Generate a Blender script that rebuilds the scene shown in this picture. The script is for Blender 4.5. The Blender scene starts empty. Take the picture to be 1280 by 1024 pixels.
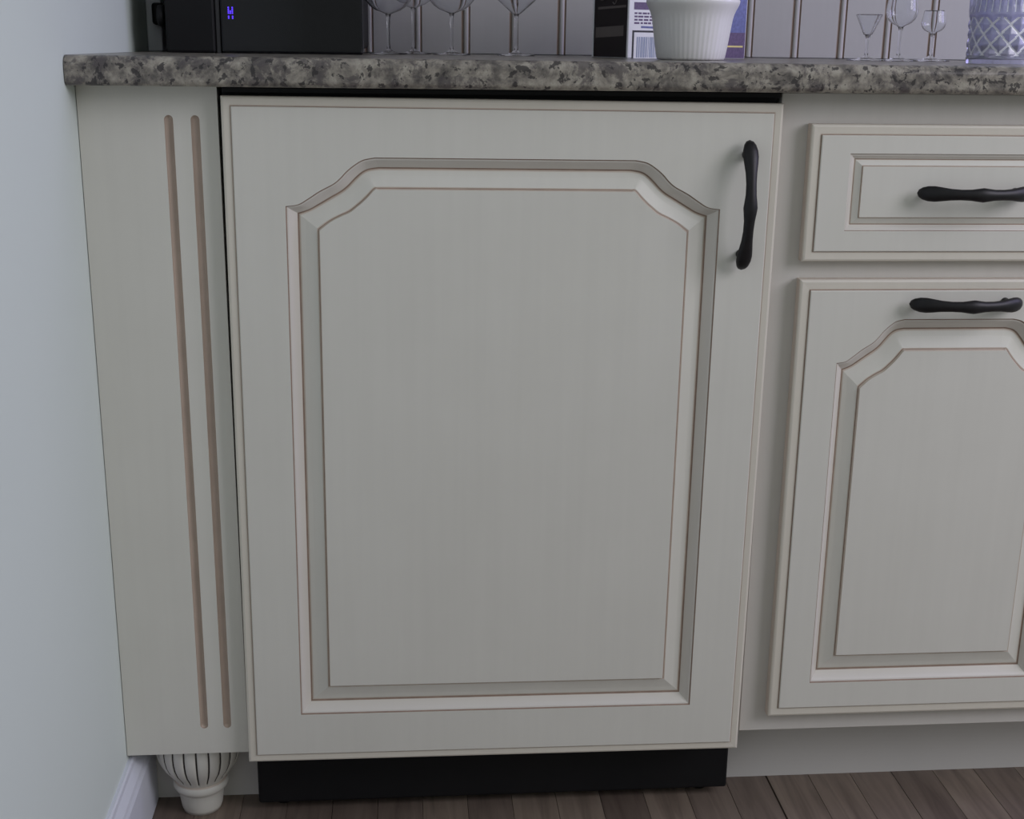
import bpy, bmesh, math, random
from mathutils import Vector, Matrix
random.seed(7)
S = bpy.context.scene
COL = S.collection

# ---------------------------------------------------------------- camera, world, light, exposure
CAM = dict(f=1608.92, loc=(0.18914, -1.39203, 0.94695), yaw=0.0861, pitch=0.27777, roll=0.01333)
cd = bpy.data.cameras.new('camera'); cam = bpy.data.objects.new('camera', cd); COL.objects.link(cam)
cd.sensor_fit = 'HORIZONTAL'; cd.sensor_width = 36.0; cd.lens = 36.0 * CAM['f'] / 1280.0
cd.clip_start = 0.02; cd.clip_end = 60
_y, _p, _r = CAM['yaw'], CAM['pitch'], CAM['roll']
F = Vector((math.sin(_y)*math.cos(_p), math.cos(_y)*math.cos(_p), -math.sin(_p)))
R = Vector((math.cos(_y), -math.sin(_y), 0)); U = R.cross(F)
R2 = math.cos(_r)*R + math.sin(_r)*U; U2 = -math.sin(_r)*R + math.cos(_r)*U
M3 = Matrix((R2, U2, -F)).transposed()
cam.matrix_world = Matrix.Translation(CAM['loc']) @ M3.to_4x4()
S.camera = cam

W = bpy.data.worlds.new('world'); S.world = W; W.use_nodes = True
bg = W.node_tree.nodes['Background']
bg.inputs[0].default_value = (0.93, 1.0, 0.95, 1); bg.inputs[1].default_value = 0.30

def area(name, loc, target, sx, sy, power, color):
    l = bpy.data.lights.new(name, 'AREA'); l.shape = 'RECTANGLE'; l.size = sx; l.size_y = sy
    l.energy = power; l.color = color
    o = bpy.data.objects.new(name, l); COL.objects.link(o); o.location = loc
    o.rotation_euler = (Vector(target) - Vector(loc)).to_track_quat('-Z', 'Y').to_euler()
    return o
area('window_daylight', (2.55, -1.55, 1.95), (0.2, 0.1, 0.55), 1.3, 1.3, 32, (0.92, 0.89, 1.0))
area('side_window_daylight', (2.0, 0.0, 1.30), (0.9, 0.2, 0.9), 0.7, 0.8, 7.5, (0.60, 0.55, 1.0))

vs = S.view_settings
vs.view_transform = 'Standard'; vs.look = 'None'; vs.gamma = 1.0; vs.use_curve_mapping = False
vs.exposure = 0.0

# ---------------------------------------------------------------- materials
def lin(c): return tuple(((v/255)/12.92 if v/255 <= 0.04045 else ((v/255+0.055)/1.055)**2.4) for v in c) + (1,)
class NT:
    def __init__(s, name):
        s.m = bpy.data.materials.new(name); s.m.use_nodes = True; s.t = s.m.node_tree
        s.b = s.t.nodes['Principled BSDF']
    def n(s, kind, **kw):
        nd = s.t.nodes.new(kind)
        for k, v in kw.items():
            if k in nd.inputs: nd.inputs[k].default_value = v
            else: setattr(nd, k, v)
        return nd
    def l(s, a, b): s.t.links.new(a, b)
    def coords(s, scale=(1,1,1)):
        tc = s.n('ShaderNodeTexCoord'); mp = s.n('ShaderNodeMapping'); mp.inputs['Scale'].default_value = scale
        s.l(tc.outputs['Object'], mp.inputs['Vector']); return mp.outputs[0]
    def ramp(s, fac, stops):
        r = s.n('ShaderNodeValToRGB'); e = r.color_ramp.elements
        while len(e) > 1: e.remove(e[-1])
        e[0].position, e[0].color = stops[0]
        for p, c in stops[1:]:
            x = e.new(p); x.color = c
        s.l(fac, r.inputs[0]); return r.outputs[0]
    def mix(s, fac, a, b, mode='MIX'):
        m = s.n('ShaderNodeMix', data_type='RGBA', blend_type=mode)
        for sock, v in ((m.inputs[0], fac), (m.inputs[6], a), (m.inputs[7], b)):
            if hasattr(v, 'links') or hasattr(v, 'is_linked'): s.l(v, sock)
            else: sock.default_value = v
        return m.outputs[2]
    def bump(s, h, strength, dist):
        b = s.n('ShaderNodeBump', Strength=strength, Distance=dist); s.l(h, b.inputs['Height']); s.l(b.outputs[0], s.b.inputs['Normal'])

def paint(name, c1, c2, rough=0.42, grain=True, scale=9):
    k = NT(name); v = k.coords((1,1,1))
    n1 = k.n('ShaderNodeTexNoise', Scale=scale, Detail=4.0); k.l(v, n1.inputs['Vector'])
    col = k.mix(n1.outputs[0], c1, c2)
    if grain:
        vg = k.coords((90, 90, 3)); n2 = k.n('ShaderNodeTexNoise', Scale=1.0, Detail=3.0); k.l(vg, n2.inputs['Vector'])
        k.l(k.mix(k.ramp(n2.outputs[0], [(0.35, (0,0,0,1)), (0.8, (0.16,)*3+(1,))]), col, tuple(x*0.86 for x in c2[:3])+(1,)), k.b.inputs['Base Color'])
        k.bump(n2.outputs[0], 0.05, 0.001)
    else: k.l(col, k.b.inputs['Base Color'])
    k.b.inputs['Roughness'].default_value = rough
    return k.m
def plain(name, c, rough=0.5, metal=0.0, var=0.12, scale=40, spec=0.5):
    k = NT(name); v = k.coords(); n = k.n('ShaderNodeTexNoise', Scale=scale, Detail=3.0); k.l(v, n.inputs['Vector'])
    k.l(k.mix(n.outputs[0], tuple(x*(1-var) for x in c[:3])+(1,), tuple(min(1, x*(1+var)) for x in c[:3])+(1,)), k.b.inputs['Base Color'])
    k.b.inputs['Roughness'].default_value = rough; k.b.inputs['Metallic'].default_value = metal
    k.b.inputs['Specular IOR Level'].default_value = spec
    return k.m

M = {}
M['cream'] = paint('cream_painted_wood', (0.74,0.725,0.66,1), (0.68,0.665,0.60,1))
M['lip'] = paint('antiqued_edge', (0.74,0.70,0.61,1), (0.69,0.645,0.555,1))
M['cream_body'] = paint('cream_painted_frame', (0.68,0.655,0.61,1), (0.63,0.605,0.56,1))
M['glaze'] = plain('brown_glaze', (0.30,0.215,0.165,1), 0.5, var=0.3, scale=60)
M['tan'] = plain('tan_glaze_wash', (0.47,0.375,0.305,1), 0.5, var=0.16, scale=30)
M['softglaze'] = plain('soft_tan_edge', (0.60,0.52,0.44,1), 0.5, var=0.15, scale=30)
M['mould'] = paint('glazed_moulding', (0.71,0.675,0.62,1), (0.66,0.625,0.565,1), grain=False)
M['darkglaze'] = plain('dark_glaze_line', (0.06,0.05,0.045,1), 0.6)
M['wall'] = paint('pale_wall_paint', (0.69,0.755,0.715,1), (0.66,0.725,0.685,1), 0.7, grain=False, scale=3)
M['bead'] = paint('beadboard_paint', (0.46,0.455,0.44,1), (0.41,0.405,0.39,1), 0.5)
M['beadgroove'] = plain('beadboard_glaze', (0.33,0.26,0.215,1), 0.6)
M['white'] = paint('white_trim_paint', (0.74,0.76,0.84,1), (0.70,0.72,0.80,1), 0.4, grain=False)
M['toe'] = paint('toe_kick_paint', (0.66,0.64,0.615,1), (0.62,0.60,0.575,1), 0.5, grain=False)
M['black'] = plain('black_plastic', (0.008,0.008,0.009,1), 0.55, spec=0.25)
M['blackgloss'] = plain('black_glass', (0.006,0.006,0.008,1), 0.08, spec=0.35)
M['rubber'] = plain('grey_seam', (0.035,0.035,0.037,1), 0.6)
M['iron'] = plain('oil_rubbed_bronze', (0.016,0.015,0.016,1), 0.42, 0.3, var=0.4, scale=120, spec=0.4)
M['china'] = plain('white_china', (0.76,0.75,0.74,1), 0.28, var=0.02)
M['carton_white'] = plain('white_card', (0.80,0.80,0.84,1), 0.5, var=0.03)
M['carton_dark'] = plain('dark_brown_print', (0.022,0.016,0.018,1), 0.55)
M['carton_grey'] = plain('grey_print', (0.14,0.12,0.115,1), 0.6)
M['ink_purple'] = plain('purple_print', (0.11,0.07,0.16,1), 0.5, var=0.5, scale=300)
M['ink_blue'] = plain('blue_print', (0.13,0.15,0.36,1), 0.5, var=0.5, scale=200)
M['ink_black'] = plain('black_print', (0.012,0.012,0.016,1), 0.5)
M['ink_yellow'] = plain('yellow_print', (0.8,0.68,0.25,1), 0.5)
M['ink_bars'] = plain('blue_grey_bar_print', (0.26,0.31,0.45,1), 0.5)

k = NT('clear_glass'); k.b.inputs['Base Color'].default_value = (0.97,0.98,1,1); k.b.inputs['Roughness'].default_value = 0.0
k.b.inputs['Transmission Weight'].default_value = 1.0; k.b.inputs['IOR'].default_value = 1.32; M['glass'] = k.m
k = NT('cut_crystal'); v = k.coords(); n = k.n('ShaderNodeTexNoise', Scale=60.0); k.l(v, n.inputs['Vector'])
k.l(k.mix(n.outputs[0], (0.70,0.70,1,1), (0.84,0.84,1,1)), k.b.inputs['Base Color'])  # violet, part-opaque body colour stands in for window light in the glass
k.b.inputs['Roughness'].default_value = 0.03; k.b.inputs['Transmission Weight'].default_value = 0.62; k.b.inputs['IOR'].default_value = 1.55; M['crystal'] = k.m
M['cut_glint'] = plain('painted_cut_glint', (0.90,0.90,0.98,1), 0.25, var=0.02)  # white colour along the cuts stands in for their bright glints
k = NT('blue_display'); k.b.inputs['Base Color'].default_value = (0.02,0.01,0.3,1)
k.b.inputs['Emission Color'].default_value = (0.10,0.04,1.0,1); k.b.inputs['Emission Strength'].default_value = 1.6; M['led'] = k.m

def granite():
    k = NT('granite'); v = k.coords((1,1,1))
    w = k.n('ShaderNodeTexNoise', Scale=18.0, Detail=2.0); k.l(v, w.inputs['Vector'])
    vd = k.n('ShaderNodeVectorMath', operation='MULTIPLY_ADD'); k.l(w.outputs['Color'], vd.inputs[0]); vd.inputs[1].default_value = (0.03,)*3; k.l(v, vd.inputs[2])
    v = vd.outputs[0]
    a = k.n('ShaderNodeTexNoise', Scale=55.0, Detail=7.0, Roughness=0.68); k.l(v, a.inputs['Vector'])
    base = k.ramp(a.outputs[0], [(0.30,(0.07,0.062,0.058,1)), (0.43,(0.155,0.14,0.122,1)), (0.53,(0.275,0.25,0.21,1)), (0.64,(0.40,0.37,0.31,1)), (0.8,(0.20,0.185,0.17,1))])
    b = k.n('ShaderNodeTexNoise', Scale=38.0, Detail=7.0, Roughness=0.72); k.l(v, b.inputs['Vector'])
    f1 = k.ramp(b.outputs[0], [(0.53,(0,0,0,1)), (0.585,(0.72,)*3+(1,))])
    c = k.mix(f1, base, (0.075,0.063,0.066,1))
    vo = k.n('ShaderNodeTexNoise', Scale=115.0, Detail=3.0, Roughness=0.6); k.l(v, vo.inputs['Vector'])
    f2 = k.ramp(vo.outputs[0], [(0.575,(0,0,0,1)), (0.61,(0.85,)*3+(1,))])
    c = k.mix(f2, c, (0.026,0.022,0.024,1))
    k.l(c, k.b.inputs['Base Color']); k.b.inputs['Roughness'].default_value = 0.3
    return k.m
M['granite'] = granite()
def boards():
    k = NT('walnut_floorboard'); oi = k.n('ShaderNodeObjectInfo')
    tc = k.n('ShaderNodeTexCoord'); off = k.n('ShaderNodeVectorMath', operation='ADD'); k.l(tc.outputs['Object'], off.inputs[0])
    rv = k.n('ShaderNodeVectorMath', operation='SCALE'); rv.inputs[0].default_value = (7,13,3); k.l(oi.outputs['Random'], rv.inputs['Scale']); k.l(rv.outputs[0], off.inputs[1])
    mp = k.n('ShaderNodeMapping'); mp.inputs['Scale'].default_value = (60,5,10); k.l(off.outputs[0], mp.inputs['Vector'])
    n = k.n('ShaderNodeTexNoise', Scale=1.0, Detail=6.0, Roughness=0.6, Distortion=0.6); k.l(mp.outputs[0], n.inputs['Vector'])
    c = k.ramp(n.outputs[0], [(0.25,(0.105,0.080,0.067,1)), (0.5,(0.180,0.142,0.118,1)), (0.75,(0.245,0.20,0.165,1))])
    t = k.ramp(oi.outputs['Random'], [(0,(0.70,0.66,0.64,1)), (0.5,(0.95,0.92,0.9,1)), (1,(1.3,1.28,1.2,1))])
    k.l(k.mix(1.0, c, t, 'MULTIPLY'), k.b.inputs['Base Color']); k.b.inputs['Roughness'].default_value = 0.5
    k.bump(n.outputs[0], 0.08, 0.0005)
    return k.m
M['board'] = boards()

# ---------------------------------------------------------------- mesh helpers
def mesh_obj(name, verts, faces, mats, parent=None, fm=None, smooth=False, loc=None):
    me = bpy.data.meshes.new(name); me.from_pydata([tuple(v) for v in verts], [], faces)
    for m in (mats if isinstance(mats, (list, tuple)) else [mats]): me.materials.append(M[m])
    if fm:
        for p, i in zip(me.polygons, fm): p.material_index = i
    bm = bmesh.new(); bm.from_mesh(me); bmesh.ops.recalc_face_normals(bm, faces=bm.faces); bm.to_mesh(me); bm.free()
    if smooth: me.polygons.foreach_set('use_smooth', [True]*len(me.polygons))
    o = bpy.data.objects.new(name, me); COL.objects.link(o)
    if loc: o.location = loc
    if parent: o.parent = parent
    return o
def bm_obj(name, bm, mats, parent=None, smooth=False, loc=None):
    me = bpy.data.meshes.new(name); bmesh.ops.recalc_face_normals(bm, faces=bm.faces); bm.to_mesh(me); bm.free()
    for m in (mats if isinstance(mats, (list, tuple)) else [mats]): me.materials.append(M[m])
    if smooth: me.polygons.foreach_set('use_smooth', [True]*len(me.polygons))
    o = bpy.data.objects.new(name, me); COL.objects.link(o)
    if loc: o.location = loc
    if parent: o.parent = parent
    return o
def box(name, lo, hi, mat, parent=None, bevel=0.0, seg=2, loc=None):
    bm = bmesh.new(); bmesh.ops.create_cube(bm, size=1.0)
    for v in bm.verts: v.co = Vector([(lo[i]+hi[i])/2 + v.co[i]*(hi[i]-lo[i]) for i in range(3)])
    if bevel: bmesh.ops.bevel(bm, geom=list(bm.edges), offset=bevel, segments=seg, affect='EDGES', profile=0.5)
    return bm_obj(name, bm, mat, parent, loc=loc)
def empty(name, loc, label=None, cat=None, rz=0.0, group=None):
    o = bpy.data.objects.new(name, None); COL.objects.link(o); o.location = loc; o.rotation_euler = (0,0,rz)
    o.empty_display_size = 0.03
    if label: tag(o, label, cat, group)
    return o
def tag(o, label, cat, group=None):
    o['label'] = label; o['category'] = cat
    if group: o['group'] = group
    return o
def struct(o): o['kind'] = 'structure'; return o
def extrude_profile(name, pts, axis, a, b, mat, parent=None, fm=None, smooth=False, loc=None, closed=True):
    """pts: closed 2D polygon; axis 'x' -> pts are (y,z); 'y' -> (x,z); 'z' -> (x,y)"""
    def P(p, t): return {'x': (t,p[0],p[1]), 'y': (p[0],t,p[1]), 'z': (p[0],p[1],t)}[axis]
    n = len(pts); V = [P(p,a) for p in pts] + [P(p,b) for p in pts]
    Fc = [(i,(i+1)%n,n+(i+1)%n,n+i) for i in range(n)] + [tuple(range(n)), tuple(range(2*n-1,n-1,-1))]
    return mesh_obj(name, V, Fc, mat, parent, fm=(list(fm)+[0,0]) if fm else None, smooth=smooth, loc=loc)
def lathe(name, prof, mat, parent=None, n=48, loc=None, radial=None, smooth=True, fm_fn=None, ymax=None, caps=True):
    V, Fc, fm = [], [], []
    for j,(r,z) in enumerate(prof):
        for i in range(n):
            a = 2*math.pi*i/n; rr = r + (radial(i,j,a,z) if radial else 0)
            x, y = rr*math.cos(a), rr*math.sin(a)
            if ymax is not None: y = min(y, ymax)
            V.append((x,y,z))
    for j in range(len(prof)-1):
        for i in range(n):
            Fc.append((j*n+i, j*n+(i+1)%n, (j+1)*n+(i+1)%n, (j+1)*n+i)); fm.append(fm_fn(i,j) if fm_fn else 0)
    if caps:
        Fc.append(tuple(range(n))); Fc.append(tuple((len(prof)-1)*n+i for i in range(n))); fm += [0,0]
    o = mesh_obj(name, V, Fc, mat, parent, fm=fm, smooth=smooth, loc=loc)
    return o

# ================================================================= SETTING
XW, YF, ZC = -0.1496, 0.0186, 0.9295          # left wall, cabinet face plane, counter top
YB, YT = 0.60, 0.106                          # back wall face, toe kick plane
struct(box('wall_left', (XW-0.1, -2.6, 0), (XW, 0.75, 2.5), 'wall'))
wb = struct(box('wall_back', (XW, YB+0.012, 0), (2.0, YB+0.11, 2.5), 'wall'))
fl = struct(box('floor', (XW, -2.6, -0.05), (2.0, YB+0.012, -0.012), 'rubber'))

struct(box('ceiling', (XW-0.1, -2.6, 2.45), (2.0, 0.75, 2.55), 'wall'))
# beadboard planks on the back wall (each plank: flat + round bead between two glazed grooves)
PW = 0.0715
def bead_profile(w):
    return [(0,0.0022),(0.0008,0.0),(w-0.0125,0.0),(w-0.0112,0.0022),(w-0.0100,0.0022),(w-0.0088,0.0),(w-0.0068,-0.0012),(w-0.0042,-0.0012),(w-0.0022,0.0),(w-0.0008,0.0022),(w,0.0022),(w,0.012),(0,0.012)]
fmb = [1,0,1,1,1,0,0,0,1,1,0,0,0]
first = None
for kx in range(-4, 26):
    x0 = 0.142 - PW + 0.0055 + PW*kx
    if x0 < XW: continue
    if first is None:
        first = extrude_profile('beadboard_plank', bead_profile(PW), 'z', ZC+0.001, 1.36, ['bead','beadgroove'], wb, fm=fmb); o = first
    else:
        o = first.copy(); COL.objects.link(o); o.parent = wb
    o.location = (x0, YB, 0)
xe = 0.142 - PW + 0.0055 + PW*(-3)
if xe > XW: extrude_profile('beadboard_plank', bead_profile(xe-XW), 'z', ZC+0.001, 1.36, ['bead','beadgroove'], wb, fm=fmb, loc=(XW, YB, 0))

# floorboards running away from the camera
BW = 0.0578
bmesh_cache = {}
for kx in range(-4, 33):
    x0 = 0.033 + BW*kx; x1 = x0 + BW
    x0c = max(x0, XW)
    if x1 <= XW + 0.004: continue
    y = YB; first_len = random.uniform(0.75, 1.15)
    lens = []
    while y > -2.6:
        L = first_len if not lens else random.choice((0.7, 0.95, 1.2)); lens.append(L); L = min(L, y+2.6)
        if L < 0.05: break
        g0 = 0.0012 if kx == 11 else 0.0002; g1 = 0.0010 if kx == 10 else 0.0002
        if kx in (1,2,14): g0 = 0.0004
        key = (round(x1-x0c,4), round(L,3), g0, g1)
        wdt = x1 - x0c
        if key not in bmesh_cache:
            o = box('floorboard', (g0, -L+0.0005, -0.012), (wdt-g1, -0.0005, 0), 'board', fl, bevel=0.0004, seg=1); bmesh_cache[key] = o.data
        else:
            o = bpy.data.objects.new('floorboard', bmesh_cache[key]); COL.objects.link(o); o.parent = fl
        o.location = (x0c, y, 0); y -= L

bb = extrude_profile('baseboard_left', [(XW,0),(XW+0.0155,0),(XW+0.0155,0.078),(XW+0.0135,0.083),(XW+0.0125,0.088),(XW+0.009,0.094),(XW+0.0065,0.098),(XW+0.006,0.104),(XW+0.004,0.106),(XW,0.106)], 'y', -2.6, YT-0.001, 'white')
struct(bb)

# ================================================================= raised panel fronts
def catmull(pts, sub):
    out = []
    for i in range(len(pts)-1):
        p0 = pts[max(i-1,0)]; p1 = pts[i]; p2 = pts[i+1]; p3 = pts[min(i+2,len(pts)-1)]
        for s in range(sub):
            t = s/sub
            out.append(tuple(0.5*((2*p1[c]) + (-p0[c]+p2[c])*t + (2*p0[c]-5*p1[c]+4*p2[c]-p3[c])*t*t + (-p0[c]+3*p1[c]-3*p2[c]+p3[c])*t**3) for c in (0,1)))
    out.append(pts[-1]); return out
ARC0 = [(0.2354,0.275),(0.2225,0.2768),(0.212,0.2828),(0.1995,0.2910),(0.185,0.2987),(0.1772,0.305),(0.1707,0.312),(0.162,0.319),(0.1525,0.3245),(0.140,0.327)]
ARC1 = [(0.200,0.2487),(0.189,0.2575),(0.178,0.2635),(0.167,0.2685),(0.160,0.2740),(0.1535,0.2795),(0.1475,0.2853),(0.1405,0.2928),(0.1365,0.2928),(0.130,0.2928)]
def arch_loop(arc, zbot):
    right = catmull(arc, 4)                       # from side tip to top flat (right half)
    w = arc[0][0]
    loop = [(-w,zbot),(w,zbot)] + right + [(-x,z) for x,z in reversed(right)]
    return loop
def remap(arc, half, ztip, flat, ztop):
    a0, a1 = arc[0], arc[-1]
    sx = (half-flat)/(a0[0]-a1[0]); sz = (ztop-ztip)/(a1[1]-a0[1])
    return [(flat+(x-a1[0])*sx, ztip+(z-a0[1])*sz) for x,z in arc]
def rect_loop(hw, z0, z1): return [(-hw,z0),(hw,z0),(hw,z1),(-hw,z1)]

def strips(loops, name, mats, fms, parent, cap=None):
    """loops: list of (list of (u,z), depth) with equal counts; fms: material per strip; cap: material index of closing n-gon"""
    n = len(loops[0][0]); V = []; Fc = []; fm = []
    for lp, d in loops: V += [(u,d,z) for u,z in lp]
    for j in range(len(loops)-1):
        for i in range(n):
            Fc.append((j*n+i, j*n+(i+1)%n, (j+1)*n+(i+1)%n, (j+1)*n+i)); fm.append(fms[j])
    if cap is not None:
        b = (len(loops)-1)*n; Fc.append(tuple(b+i for i in range(n))); fm.append(cap)
    return mesh_obj(name, V, Fc, mats, parent, fm=fm)

def panel_front(name, parent, hw, z0, z1, L0, L1, tm, thick=0.0186, loc=(0,0,0), lip=0.0105, mi_d=0.0120):
    # frame: outer edge profile + flat face with the shaped opening
    hh = lambda i: rect_loop(hw-i, z0+i, z1-i)
    loops = [(hh(0.001), thick), (hh(0), thick-0.002), (hh(0), 0.0042), (hh(0.0010), 0.0026), (hh(0.0028), 0.0019), (hh(lip-0.0016), 0.0022), (hh(lip-0.0006), 0.0024), (hh(lip), 0.0008), (hh(lip+0.0009), 0.0)]
    fms = [0,2,3,3,3,2,1,0]
    bm = bmesh.new(); rings = []
    for lp, d in loops: rings.append([bm.verts.new((u,d,z)) for u,z in lp])
    for j in range(len(rings)-1):
        for i in range(4):
            f = bm.faces.new((rings[j][i], rings[j][(i+1)%4], rings[j+1][(i+1)%4], rings[j+1][i])); f.material_index = fms[j]
    bm.faces.new(rings[0])
    inner = [bm.verts.new((u,0.0,z)) for u,z in L0]
    es = []
    for ring in (rings[-1], inner):
        for i in range(len(ring)):
            e = bm.edges.get((ring[i], ring[(i+1)%len(ring)])) or bm.edges.new((ring[i], ring[(i+1)%len(ring)])); es.append(e)
    bmesh.ops.triangle_fill(bm, use_beauty=True, use_dissolve=False, edges=es)
    fr = bm_obj(name, bm, ['cream','glaze','softglaze','lip'], parent, loc=loc)
    def mixl(t): return [(a[0]+(b[0]-a[0])*t, a[1]+(b[1]-a[1])*t) for a,b in zip(L0,L1)]
    d = mi_d
    mo = [(0.0,0.0),(0.012,0.0010),(0.035,0.0014),(tm*0.22,0.0019),(tm*0.42,d*0.36),(tm*0.62,d*0.60),(tm*0.82,d*0.82),(tm*0.94,d*0.94),(tm,d)]
    strips([(mixl(t),dd) for t,dd in mo], 'moulding', ['mould','glaze','tan'], [1,1,0,0,0,0,0,1], fr)
    pn = [(tm,d),(tm+0.03,d),(tm+0.07,d*0.94),(tm+(1-tm)*0.35,d*0.80),(tm+(1-tm)*0.65,d*0.58),(0.915,d*0.42),(0.945,d*0.44),(0.972,d*0.40),(1.0,d*0.16)]
    strips([(mixl(t),dd) for t,dd in pn], 'raised_panel', ['cream','glaze','softglaze'], [1,2,0,0,0,2,1,2], fr, cap=0)
    return fr

def make_handle(parent, loc, vertical, L=0.142, bow=0.024):
    """bow pull with bulbous ends, waist, and a ridged centre; two posts run back to the door face"""
    prof = [(0,0.0),(0.012,0.0042),(0.035,0.0066),(0.075,0.0083),(0.12,0.0086),(0.17,0.0078),(0.24,0.0064),(0.32,0.0058),(0.40,0.0061),(0.46,0.0072),(0.5,0.0079)]
    prof = prof + [(1-s,w) for s,w in reversed(prof[:-1])]
    n = 14; V = []; Fc = []
    for s, w in prof:
        c = (s-0.5)*L; yo = -(0.0085 + bow*math.sin(math.pi*min(1,max(0,s)))**0.8*0.9); hgt = min(w*0.75, 0.0052)
        for i in range(n):
            a = 2*math.pi*i/n; V.append((w*math.cos(a), yo + hgt*math.sin(a), c))
    m = len(prof)
    for j in range(m-1):
        for i in range(n): Fc.append((j*n+i, j*n+(i+1)%n, (j+1)*n+(i+1)%n, (j+1)*n+i))
    for sgn in (-1, 1):                             # posts
        b = len(V)
        for yy, rr in ((0.0,0.0052),(-0.002,0.0050),(-0.005,0.0042),(-0.010,0.0042),(-0.014,0.0042)):
            for i in range(n):
                a = 2*math.pi*i/n; V.append((rr*math.cos(a), yy, sgn*(L*0.5-0.0165) + rr*math.sin(a)))
        for j in range(4):
            for i in range(n): Fc.append((b+j*n+i, b+j*n+(i+1)%n, b+(j+1)*n+(i+1)%n, b+(j+1)*n+i))
        Fc.append(tuple(b+i for i in range(n)))
    o = mesh_obj('handle', V, Fc, 'iron', parent, smooth=True, loc=loc)
    if not vertical: o.rotation_euler = (0, math.radians(90), 0)
    o['label'] = 'dark bronze bow handle with bulbous ends'
    return o

# ================================================================= DISHWASHER WITH PANEL FRONT
dw = empty('dishwasher', (0.2985, 0, 0), 'wide cream arched-panel dishwasher door with black kickplate, beside fluted post', 'dishwasher')
def D(x0,y0,z0,x1,y1,z1): return (x0-0.2985,y0,z0),(x1-0.2985,y1,z1)
box('body', *D(0.000,0.026,0.112,0.5985,0.585,0.8965), 'black', dw)
box('control_strip', *D(0.0015,0.012,0.8925,0.598,0.0255,0.8985), 'black', dw, bevel=0.001)
box('kickplate', *D(-0.001,0.062,0.014,0.6025,0.075,0.111), 'black', dw, bevel=0.003)
box('base_pan', *D(0.004,0.076,0.020,0.594,0.570,0.1115), 'black', dw)
for lx in (0.028, 0.572): lathe('levelling_leg', [(0.012,0.0),(0.012,0.006),(0.006,0.008),(0.006,0.020)], 'black', dw, n=16, loc=(lx-0.2985, 0.095, 0))
door = panel_front('door', dw, 0.2993, -0.3925, 0.3885, arch_loop(ARC0,-0.329), arch_loop(ARC1,-0.293), 0.345, loc=(0,0,0.5003))
door.rotation_euler = (0, 0.0045, 0)
make_handle(door, (0.261, 0, 0.280), True, L=0.141)

# ================================================================= FLUTED FILLER POST WITH BUN FOOT
fp = empty('fluted_post', (-0.0765, 0, 0), 'narrow cream filler post with two tan flutes and a bun foot by left wall', 'cabinet post')
def flute_panel():
    x0, x1, z0, z1 = XW+0.0765+0.0008, -0.0045+0.0765, 0.114, 0.8985
    bm = bmesh.new()
    out = [bm.verts.new(p) for p in ((x0,YF,z0),(x1,YF,z0),(x1,YF,z1),(x0,YF,z1))]
    back = [bm.verts.new((v.co.x, YF+0.02, v.co.z)) for v in out]
    for i in range(4): bm.faces.new((out[i],out[(i+1)%4],back[(i+1)%4],back[i]))
    bm.faces.new(back)
    es = [bm.edges.get((out[i],out[(i+1)%4])) for i in range(4)]
    for gx in (-0.0558+0.0765, -0.0284+0.0765):
        zb, zt, hw = 0.152, 0.8645, 0.0046
        def ring(w, d):
            pts = []
            for i in range(9): a = math.pi*i/8; pts.append((gx + w*math.cos(a), zt + w*math.sin(a)))
            for i in range(9): a = math.pi + math.pi*i/8; pts.append((gx + w*math.cos(a), zb + w*math.sin(a)))
            return [bm.verts.new((px, YF+d, pz)) for px, pz in pts]
        rs = [ring(hw,0), ring(hw*0.86,0.0018), ring(hw*0.6,0.0031), ring(hw*0.25,0.0037)]
        for j in range(3):
            for i in range(18):
                f = bm.faces.new((rs[j][i],rs[j][(i+1)%18],rs[j+1][(i+1)%18],rs[j+1][i])); f.material_index = 1
        f = bm.faces.new(rs[-1]); f.material_index = 1
        es += [bm.edges.get((rs[0][i],rs[0][(i+1)%18])) for i in range(18)]
    bmesh.ops.triangle_fill(bm, use_beauty=True, use_dissolve=False, edges=es)
    return bm_obj('fluted_panel', bm, ['cream','tan'], fp)
flute_panel()
box('side_panel', (0.0765-0.0205, YF+0.0202, 0.1145), (0.0765-0.0045, 0.58, 0.8985), 'cream_body', fp)
box('toe_board', (XW+0.0765+0.0008, YT, 0.0), (0.0765-0.0035, YT+0.015, 0.1138), 'toe', fp)
NFL, SUBD = 22, 8
FR = [0.0,0.07,0.2,0.35,0.5,0.65,0.8,0.93]
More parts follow.
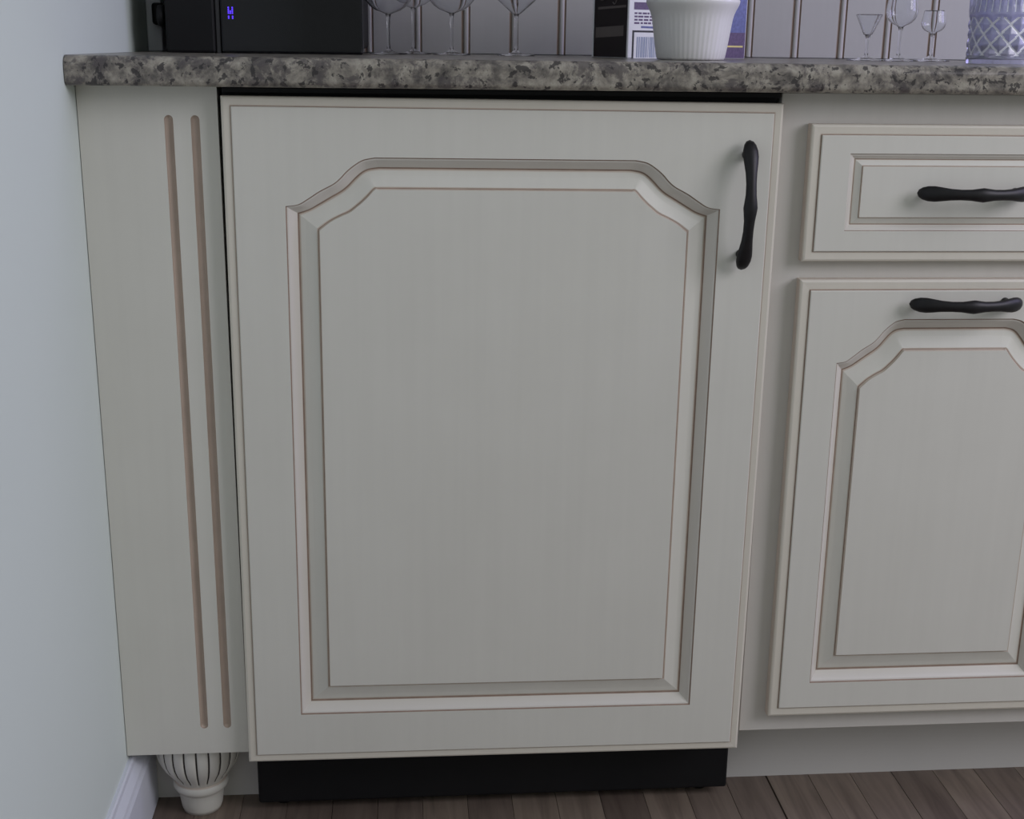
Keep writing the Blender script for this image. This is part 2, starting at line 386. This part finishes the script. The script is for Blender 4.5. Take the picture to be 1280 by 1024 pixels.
def foot():
    prof = [(0.046,0.1138),(0.0505,0.110),(0.0528,0.104),(0.0535,0.095),(0.0528,0.086),(0.0505,0.076),(0.0460,0.066),(0.0395,0.057),(0.0348,0.050),(0.0335,0.0475),(0.0318,0.0452),(0.0312,0.0440),(0.0330,0.0428),(0.0345,0.0395),(0.0343,0.0355),(0.0325,0.0320),(0.0295,0.0300),(0.0280,0.0270),(0.0272,0.0180),(0.0255,0.0060),(0.0235,0.0)]
    V, Fc, fm = [], [], []; n = NFL*SUBD; ym = 0.0205
    for j,(r,z) in enumerate(prof):
        g = 1.0 if 1 <= j <= 7 else (0.45 if j in (0,8) else 0.0)
        for q in range(NFL):
            for s in range(SUBD):
                a = 2*math.pi*(q+FR[s])/NFL - math.pi/2 + 2*math.pi*0.5/NFL*0.6
                rr = r + g*((-0.0030 if s == 0 else 0.0008*math.sin(math.pi*FR[s])) - (0.0006 if s in (1,7) else 0))
                V.append((rr*math.cos(a), min(rr*math.sin(a), ym), z))
    for j in range(len(prof)-1):
        for i in range(n):
            Fc.append((j*n+i, j*n+(i+1)%n, (j+1)*n+(i+1)%n, (j+1)*n+i))
            s = i % SUBD; fm.append(1 if (s in (0,7) and j < 8) else (2 if j in (10,11,15) else 0))
    Fc += [tuple(range(n)), tuple((len(prof)-1)*n+i for i in range(n))]; fm += [0,0]
    o = mesh_obj('bun_foot', V, Fc, ['cream','darkglaze','softglaze'], fp, fm=fm, smooth=True, loc=(0.0015, 0.0845, 0))
    o['label'] = 'turned cream bun foot with dark-glazed flutes'
foot()

# ================================================================= BASE CABINET ON THE RIGHT
CX = 0.820
bc = empty('base_cabinet', (CX, 0, 0), 'cream base cabinet right of the dishwasher with drawer above arched door', 'cabinet')
box('face_frame', (0.6012-CX, YF, 0.1215), (1.30-CX, YF+0.02, 0.8985), 'cream_body', bc, bevel=0.0008, seg=1)
box('carcass', (0.6040-CX, YF+0.0202, 0.1217), (1.30-CX, 0.58, 0.8985), 'cream_body', bc)
box('toe_kick', (0.6045-CX, YT+0.002, 0.0), (1.29-CX, YT+0.017, 0.1213), 'toe', bc)
dr = panel_front('drawer_front', bc, 0.188, -0.0762, 0.074, rect_loop(0.1435,-0.0415,0.0430), rect_loop(0.1275,-0.0265,0.0290), 0.45, loc=(0,0,0.7922), lip=0.0115, mi_d=0.0062)
make_handle(dr, (-0.002, 0, 0.0015), False, L=0.132)
zc = 0.4245
a0 = remap(ARC0, 0.1395, 0.5997-zc, 0.064, 0.6505-zc); a1 = remap(ARC1, 0.1085, 0.5690-zc, 0.0525, 0.6125-zc)
rd = panel_front('door', bc, 0.188, 0.1495-zc, 0.6955-zc, arch_loop(a0, 0.1952-zc), arch_loop(a1, 0.2310-zc), 0.345, loc=(0,0,zc), lip=0.0120)
make_handle(rd, (0.0015, 0, 0.670-zc), False, L=0.132)

# ================================================================= COUNTERTOP
YG = -0.0235
def ctop():
    r = 0.011; zb = ZC-0.0300; pts = []
    for i in range(9):
        a = math.pi/2*i/8; pts.append((YG + r - r*math.sin(a), ZC - r + r*math.cos(a)))
    r2 = 0.0065
    for i in range(7):
        a = math.pi/2*i/6; pts.append((YG + r2 - r2*math.cos(a), zb + r2 - r2*math.sin(a)))
    pts += [(YB-0.002, zb), (YB-0.002, ZC)]
    o = extrude_profile('countertop', pts, 'x', XW+0.0008, 1.32, 'granite')
    tag(o, 'speckled beige and grey granite countertop over the cabinets', 'countertop')
ctop()

# ================================================================= THINGS ON THE COUNTER
# black appliance with blue lit display
OX, OY = -0.104, 0.30
ov = empty('countertop_oven', (OX, OY, ZC), 'glossy black countertop oven with blue lit display, by the left wall', 'oven')
box('body', (0.0, 0.012, 0.006), (0.2455, 0.27, 0.27), 'black', ov, bevel=0.006, seg=3)
box('side_trim', (0.002, 0.0, 0.0), (0.0625, 0.013, 0.268), 'black', ov, bevel=0.003)
box('seam_strip', (0.0632, 0.003, 0.0), (0.0688, 0.013, 0.268), 'rubber', ov, bevel=0.001)
dg = box('glass_door', (0.0695, 0.0, 0.0), (0.2455, 0.013, 0.268), 'blackgloss', ov, bevel=0.003)
def knob():
    return lathe('dial_knob', [(0.013,0.0),(0.0135,0.004),(0.0125,0.008),(0.011,0.0085)], 'black', ov, n=28, loc=(-0.0008, 0.018, 0.044))
kb = knob(); kb.rotation_euler = (0, math.radians(-90), 0)
def led():                                       # one dotted character: closed loop above, two legs below
    dots = [(0,6),(2,6),(0,5),(2,5),(0,4),(1,4),(2,4),(0,3),(1,3),(2,3),(0,1.2),(2,1.2),(0,0.3),(2,0.3)]
    V, Fc = [], []
    for dx, dz in dots:
        x = 0.080 + dx*0.0024; z = 0.0415 + dz*0.0022; h = 0.0008; b = len(V)
        V += [(x-h,-0.0004,z-h),(x+h,-0.0004,z-h),(x+h,-0.0004,z+h),(x-h,-0.0004,z+h),(x-h,0.0002,z-h),(x+h,0.0002,z-h),(x+h,0.0002,z+h),(x-h,0.0002,z+h)]
        Fc += [tuple(b+i for i in q) for q in ((0,1,2,3),(4,7,6,5),(0,4,5,1),(1,5,6,2),(2,6,7,3),(3,7,4,0))]
    o = mesh_obj('display_digit', V, Fc, 'led', dg); o['label'] = 'blue glowing dotted display character'
led()

# pale power strip with black plug, standing against the left wall
ot = empty('power_strip', (XW, 0.43, ZC), 'pale upright power strip with black plug between left wall and black oven', 'power strip')
box('housing', (0.001, 0.0, 0.0), (0.0205, 0.045, 0.19), 'carton_white', ot, bevel=0.002)
box('plug', (0.0125, -0.024, 0.034), (0.0255, -0.0002, 0.062), 'black', ot, bevel=0.004)

# stemware
def stemware(name, loc, prof_out, wall, label, n=40, group='stemmed glasses on the counter'):
    """prof_out: (r,z) of bowl outside from stem top to rim; foot, stem and bowl are parts"""
    e = empty(name, loc, label, 'glass', group=group)
    zs = prof_out[0][1]; rs = 0.0019
    fr = prof_out['foot'] if isinstance(prof_out, dict) else 0.026
    lathe('foot', [(0.0005,0.0002),(fr*0.97,0.0002),(fr,0.0010),(fr*0.97,0.0017),(fr*0.5,0.0026),(0.006,0.0045),(rs+0.0006,0.0075)], 'glass', e, n=n)
    lathe('stem', [(rs+0.0006,0.0076),(rs,0.014),(rs,zs*0.6),(rs+0.0004,zs-0.006),(rs+0.0016,zs-0.0001)], 'glass', e, n=20)
    l_ = lambda a, b, t: (a[0]+(b[0]-a[0])*t, a[1]+(b[1]-a[1])*t)
    outer = prof_out[:-1] + [l_(prof_out[-2], prof_out[-1], t) for t in (0.5, 0.94, 0.985)] + [prof_out[-1]]
    inner = [(max(r-wall,0.0004), z+wall*0.8) for r,z in outer if r > wall*1.5]
    inner[-1] = (outer[-1][0]-wall, outer[-1][1])
    inner = inner[:-1] + [(outer[-1][0]-wall*0.7, outer[-1][1])]
    lathe('bowl', outer + list(reversed(inner)), 'glass', e, n=n)
    return e
wine = lambda zs, R, H: [(0.004,zs)] + [(R*math.sin(math.radians(a))**0.9, zs+0.0015+ (H*0.42)*(1-math.cos(math.radians(a)))) for a in (14,26,40,55,70,85,95)] + [(R*0.95,zs+H*0.65),(R*0.84,zs+H)]
cone = lambda zs, R, H: [(0.004,zs),(0.006,zs+0.001)] + [(0.006+(R-0.006)*t, zs+0.001+H*t) for t in (0.15,0.4,0.7,1.0)]
stemware('wine_glass', (0.172, 0.42, ZC), wine(0.052, 0.036, 0.085), 0.0011, 'clear wine glass standing nearest the black oven')
stemware('wine_glass', (0.206, 0.50, ZC), wine(0.062, 0.036, 0.085), 0.0011, 'clear wine glass second from the black oven, set a little farther back')
stemware('wine_glass', (0.257, 0.42, ZC), wine(0.054, 0.036, 0.085), 0.0011, 'clear wine glass third from the black oven, between two other glasses')
stemware('martini_glass', (0.3445, 0.42, ZC), cone(0.054, 0.060, 0.047), 0.0011, 'clear wide-bowled stemmed glass nearest the dark carton')
stemware('cordial_glass', (0.8125, 0.36, ZC), cone(0.033, 0.0175, 0.025), 0.0009, 'small clear cordial glass with V-shaped bowl, leftmost of three near crystal tumbler')
stemware('cordial_glass', (0.857, 0.36, ZC), wine(0.044, 0.021, 0.045), 0.0009, 'taller clear cordial glass in the middle of three near crystal tumbler')
stemware('cordial_glass', (0.910, 0.38, ZC), wine(0.036, 0.0165, 0.030), 0.0009, 'small clear cordial glass with round bowl right beside crystal tumbler')

# white fluted pot
def rib(i, j, a, z): return 0.00013*math.cos(a*48)*max(0, min(1, (0.060-z)/0.02)) if 1 <= j <= 10 else 0
pt = lathe('china_pot', [(0.030,0.0),(0.0388,0.0005),(0.0403,0.003),(0.0422,0.0137),(0.0436,0.023),(0.0450,0.032),(0.0461,0.040),(0.0472,0.0465),(0.0487,0.052),(0.0506,0.0565),(0.0526,0.0602),(0.0540,0.0632),(0.0547,0.0655),(0.0547,0.0674),(0.0538,0.0690),(0.0522,0.0695),(0.0505,0.0682),(0.0470,0.0600),(0.0440,0.048),(0.040,0.008),(0.0005,0.0062)], 'china', n=288, radial=rib, caps=True, loc=(0.531, 0.17, ZC))
tag(pt, 'white ribbed china pot with flared rim in front of the carton', 'pot')

# carton
TH = math.radians(27)
ct = empty('food_carton', (0.4775, 0.30, ZC), 'carton with dark brown narrow side and white printed face behind china pot', 'carton', rz=TH)
CWd, CDp, CH = 0.198, 0.080, 0.106
box('box_shell', (0,0,0), (CWd,CDp,CH), 'carton_white', ct, bevel=0.0012, seg=2)
def patch(name, face, a0, a1, z0, z1, mat, skew=0.0, lvl=1):
    e = 0.00025*lvl
    def P(a, z, o): return (a, -o, z) if face == 'w' else (-o, a, z)
    V = []
    for o in (0.0, e):
        V += [P(a0,z0,o), P(a1,z0+skew,o), P(a1,z1+skew,o), P(a0,z1,o)]
    Fc = [(4,5,6,7),(0,3,2,1),(0,1,5,4),(1,2,6,5),(2,3,7,6),(3,0,4,7)]
    return mesh_obj(name, V, Fc, mat, ct)
patch('side_print', 'n', 0.003, 0.0755, 0.001, 0.104, 'carton_dark')
patch('side_label', 'n', 0.010, 0.071, 0.0275, 0.0405, 'carton_grey', skew=-0.0025, lvl=2)
patch('side_stripe', 'n', 0.006, 0.067, 0.0625, 0.0655, 'carton_grey', skew=-0.002, lvl=2)
def script_strokes():                             # lower part of brush-script letters
    cu = bpy.data.curves.new('script_lettering', 'CURVE'); cu.dimensions = '3D'; cu.bevel_depth = 0.0008; cu.bevel_resolution = 1
    def st(pts):
        s = cu.splines.new('BEZIER'); s.bezier_points.add(len(pts)-1)
        for b, (v, z) in zip(s.bezier_points, pts): b.co = (-0.0006, 0.0745-v, z); b.handle_left_type = b.handle_right_type = 'AUTO'
    st([(0.018,0.090),(0.014,0.080),(0.013,0.0735),(0.017,0.072),(0.022,0.076)])
    st([(0.024,0.077),(0.029,0.079),(0.028,0.084),(0.024,0.082),(0.025,0.075),(0.030,0.0735),(0.034,0.076)])
    st([(0.036,0.092),(0.034,0.080),(0.036,0.0735),(0.041,0.076)])
    st([(0.043,0.083),(0.043,0.077),(0.048,0.075),(0.052,0.083),(0.049,0.074),(0.044,0.067),(0.040,0.069)])
    o = bpy.data.objects.new('script_lettering', cu); COL.objects.link(o); o.parent = ct; cu.materials.append(M['carton_grey'])
    dgp = bpy.context.evaluated_depsgraph_get(); me = bpy.data.meshes.new_from_object(o.evaluated_get(dgp))
    bpy.data.objects.remove(o); o = bpy.data.objects.new('script_lettering', me); COL.objects.link(o); o.parent = ct
script_strokes()
patch('heading_block', 'w', 0.008, 0.090, 0.0600, 0.0690, 'ink_purple')
def text_lines():
    V, Fc = [], []
    rnd = random.Random(3)
    for z in (0.0555, 0.0515, 0.0475, 0.0435):
        x = 0.009
        while x < 0.095:
            w = rnd.uniform(0.003, 0.009); b = len(V); h = 0.0011
            for o in (0.0, 0.00025): V += [(x,-o,z-h),(x+w,-o,z-h),(x+w,-o,z+h),(x,-o,z+h)]
            Fc += [tuple(b+i for i in q) for q in ((4,5,6,7),(0,3,2,1),(0,1,5,4),(1,2,6,5),(2,3,7,6),(3,0,4,7))]
            x += w + rnd.uniform(0.001, 0.002)
    return mesh_obj('text_lines', V, Fc, 'ink_purple', ct)
text_lines()
patch('text_note', 'w', 0.020, 0.075, 0.0375, 0.0400, 'ink_blue', skew=-0.001)
patch('panel_border', 'w', 0.0065, 0.080, 0.0, 0.0345, 'ink_black')
patch('bar_panel', 'w', 0.0092, 0.078, 0.0, 0.0320, 'carton_white', lvl=2)
def bars():
    V, Fc = [], []; rnd = random.Random(5); x = 0.0135
    while x < 0.070:
        w = rnd.choice((0.0009,0.0013,0.0018)); b = len(V)
        for o in (0.0005, 0.00075): V += [(x,-o,0.001),(x+w,-o,0.001),(x+w,-o,0.0265),(x,-o,0.0265)]
        Fc += [tuple(b+i for i in q) for q in ((4,5,6,7),(0,3,2,1),(0,1,5,4),(1,2,6,5),(2,3,7,6),(3,0,4,7))]
        x += w + rnd.choice((0.0009,0.0014))
    return mesh_obj('barcode_bars', V, Fc, 'ink_bars', ct)
bars()
patch('picture_print', 'w', 0.118, 0.1965, 0.034, 0.104, 'ink_blue')
patch('picture_base', 'w', 0.118, 0.1965, 0.001, 0.034, 'ink_purple')
patch('picture_line', 'w', 0.125, 0.193, 0.0150, 0.0172, 'ink_yellow', lvl=2)

# cut crystal tumbler
def crystal():
    n, H, Rr = 224, 0.128, 0.0475
    V, Fc = [], []; nz = 110
    def tri(t, w): t = abs((t % 1.0) - 0.5)*2; t = 1 - t; return max(0.0, 1 - t/w)
    def ro(a, z):
        r = Rr*(0.965 + 0.05*z/H); u = a/(2*math.pi)
        if z < 0.006: return r*0.985
        d = 0
        if z < 0.058:
            k = 13; p = 2*math.pi*Rr/k
            e = min(1, (z-0.006)/0.004, max(0,(0.058-z)/0.006))
            d = max(tri(u*k + z/p, 0.85), tri(u*k - z/p, 0.85))*0.0034*e
        else:
            ph = (u*32) % 1.0; top = 0.058 + 0.012*abs(math.sin(math.pi*ph)); d = tri(u*32+0.5, 0.9)*0.0026*(1 if z > top else max(0,(z-0.058)/0.012))
        return r - d
    zs = [0.0] + [0.0015 + (H-0.0025)*i/(nz-1) for i in range(nz)] + [H]
    for z in zs:
        for i in range(n):
            a = 2*math.pi*i/n; r = ro(a, z); V.append((r*math.cos(a), r*math.sin(a), z))
    inner = [(Rr-0.006,H),(Rr-0.0075,H-0.002),(Rr-0.009,0.05),(Rr-0.0105,0.022),(Rr-0.016,0.016)]
    for r, z in inner:
        for i in range(n):
            a = 2*math.pi*i/n; V.append((r*math.cos(a), r*math.sin(a), z))
    m = len(zs)+len(inner)
    for j in range(m-1):
        for i in range(n): Fc.append((j*n+i, j*n+(i+1)%n, (j+1)*n+(i+1)%n, (j+1)*n+i))
    fm = []
    for j in range(m-1):
        for i in range(n):
            g = 0
            if 2 < j < len(zs)-2:
                z = (zs[j]+zs[j+1])/2; a = 2*math.pi*(i+0.5)/n; k = 13; p = 2*math.pi*Rr/k; u = a/(2*math.pi)
                if 0.009 < z < 0.055 and max(tri(u*k + z/p, 0.17), tri(u*k - z/p, 0.17)) > 0: g = 1
                elif z >= 0.060 and tri(u*32+0.5, 0.16) > 0: g = 1
            fm.append(g)
    Fc += [tuple(range(n)), tuple((m-1)*n+i for i in range(n))]; fm += [0,0]
    o = mesh_obj('crystal_tumbler', V, Fc, ['crystal','cut_glint'], fm=fm, loc=(0.931, 0.20, ZC))
    tag(o, 'cut crystal tumbler with diamond pattern at the right end of the counter', 'tumbler')
crystal()

# ================================================================= WALL CABINETS ABOVE THE COUNTER
def wall_cabinet(x0, x1, label):
    w = empty('wall_cabinet', ((x0+x1)/2, 0, 1.40), label, 'cabinet', group='wall cabinets above the counter')
    hw = (x1-x0)/2
    box('carcass', (-hw+0.0005, 0.285, 0.0), (hw-0.0005, YB+0.0115, 0.80), 'cream_body', w, bevel=0.001, seg=1)
    z0, z1 = 0.02, 0.78; h = (z1-z0)/2; zc_ = (z0+z1)/2
    b0 = remap(ARC0, hw-0.065, h-0.115, hw-0.145, h-0.062); b1 = remap(ARC1, hw-0.100, h-0.142, hw-0.155, h-0.097)
    d = panel_front('door', w, hw-0.012, -h, h, arch_loop(b0,-h+0.06), arch_loop(b1,-h+0.096), 0.345, loc=(0, 0.2662, zc_))
    make_handle(d, (hw-0.045, 0, -h+0.11), True, L=0.132)
wall_cabinet(XW+0.002, 0.425, 'cream arched-panel wall cabinet above the black oven')
wall_cabinet(0.425, 1.0, 'cream arched-panel wall cabinet above the china pot and carton')
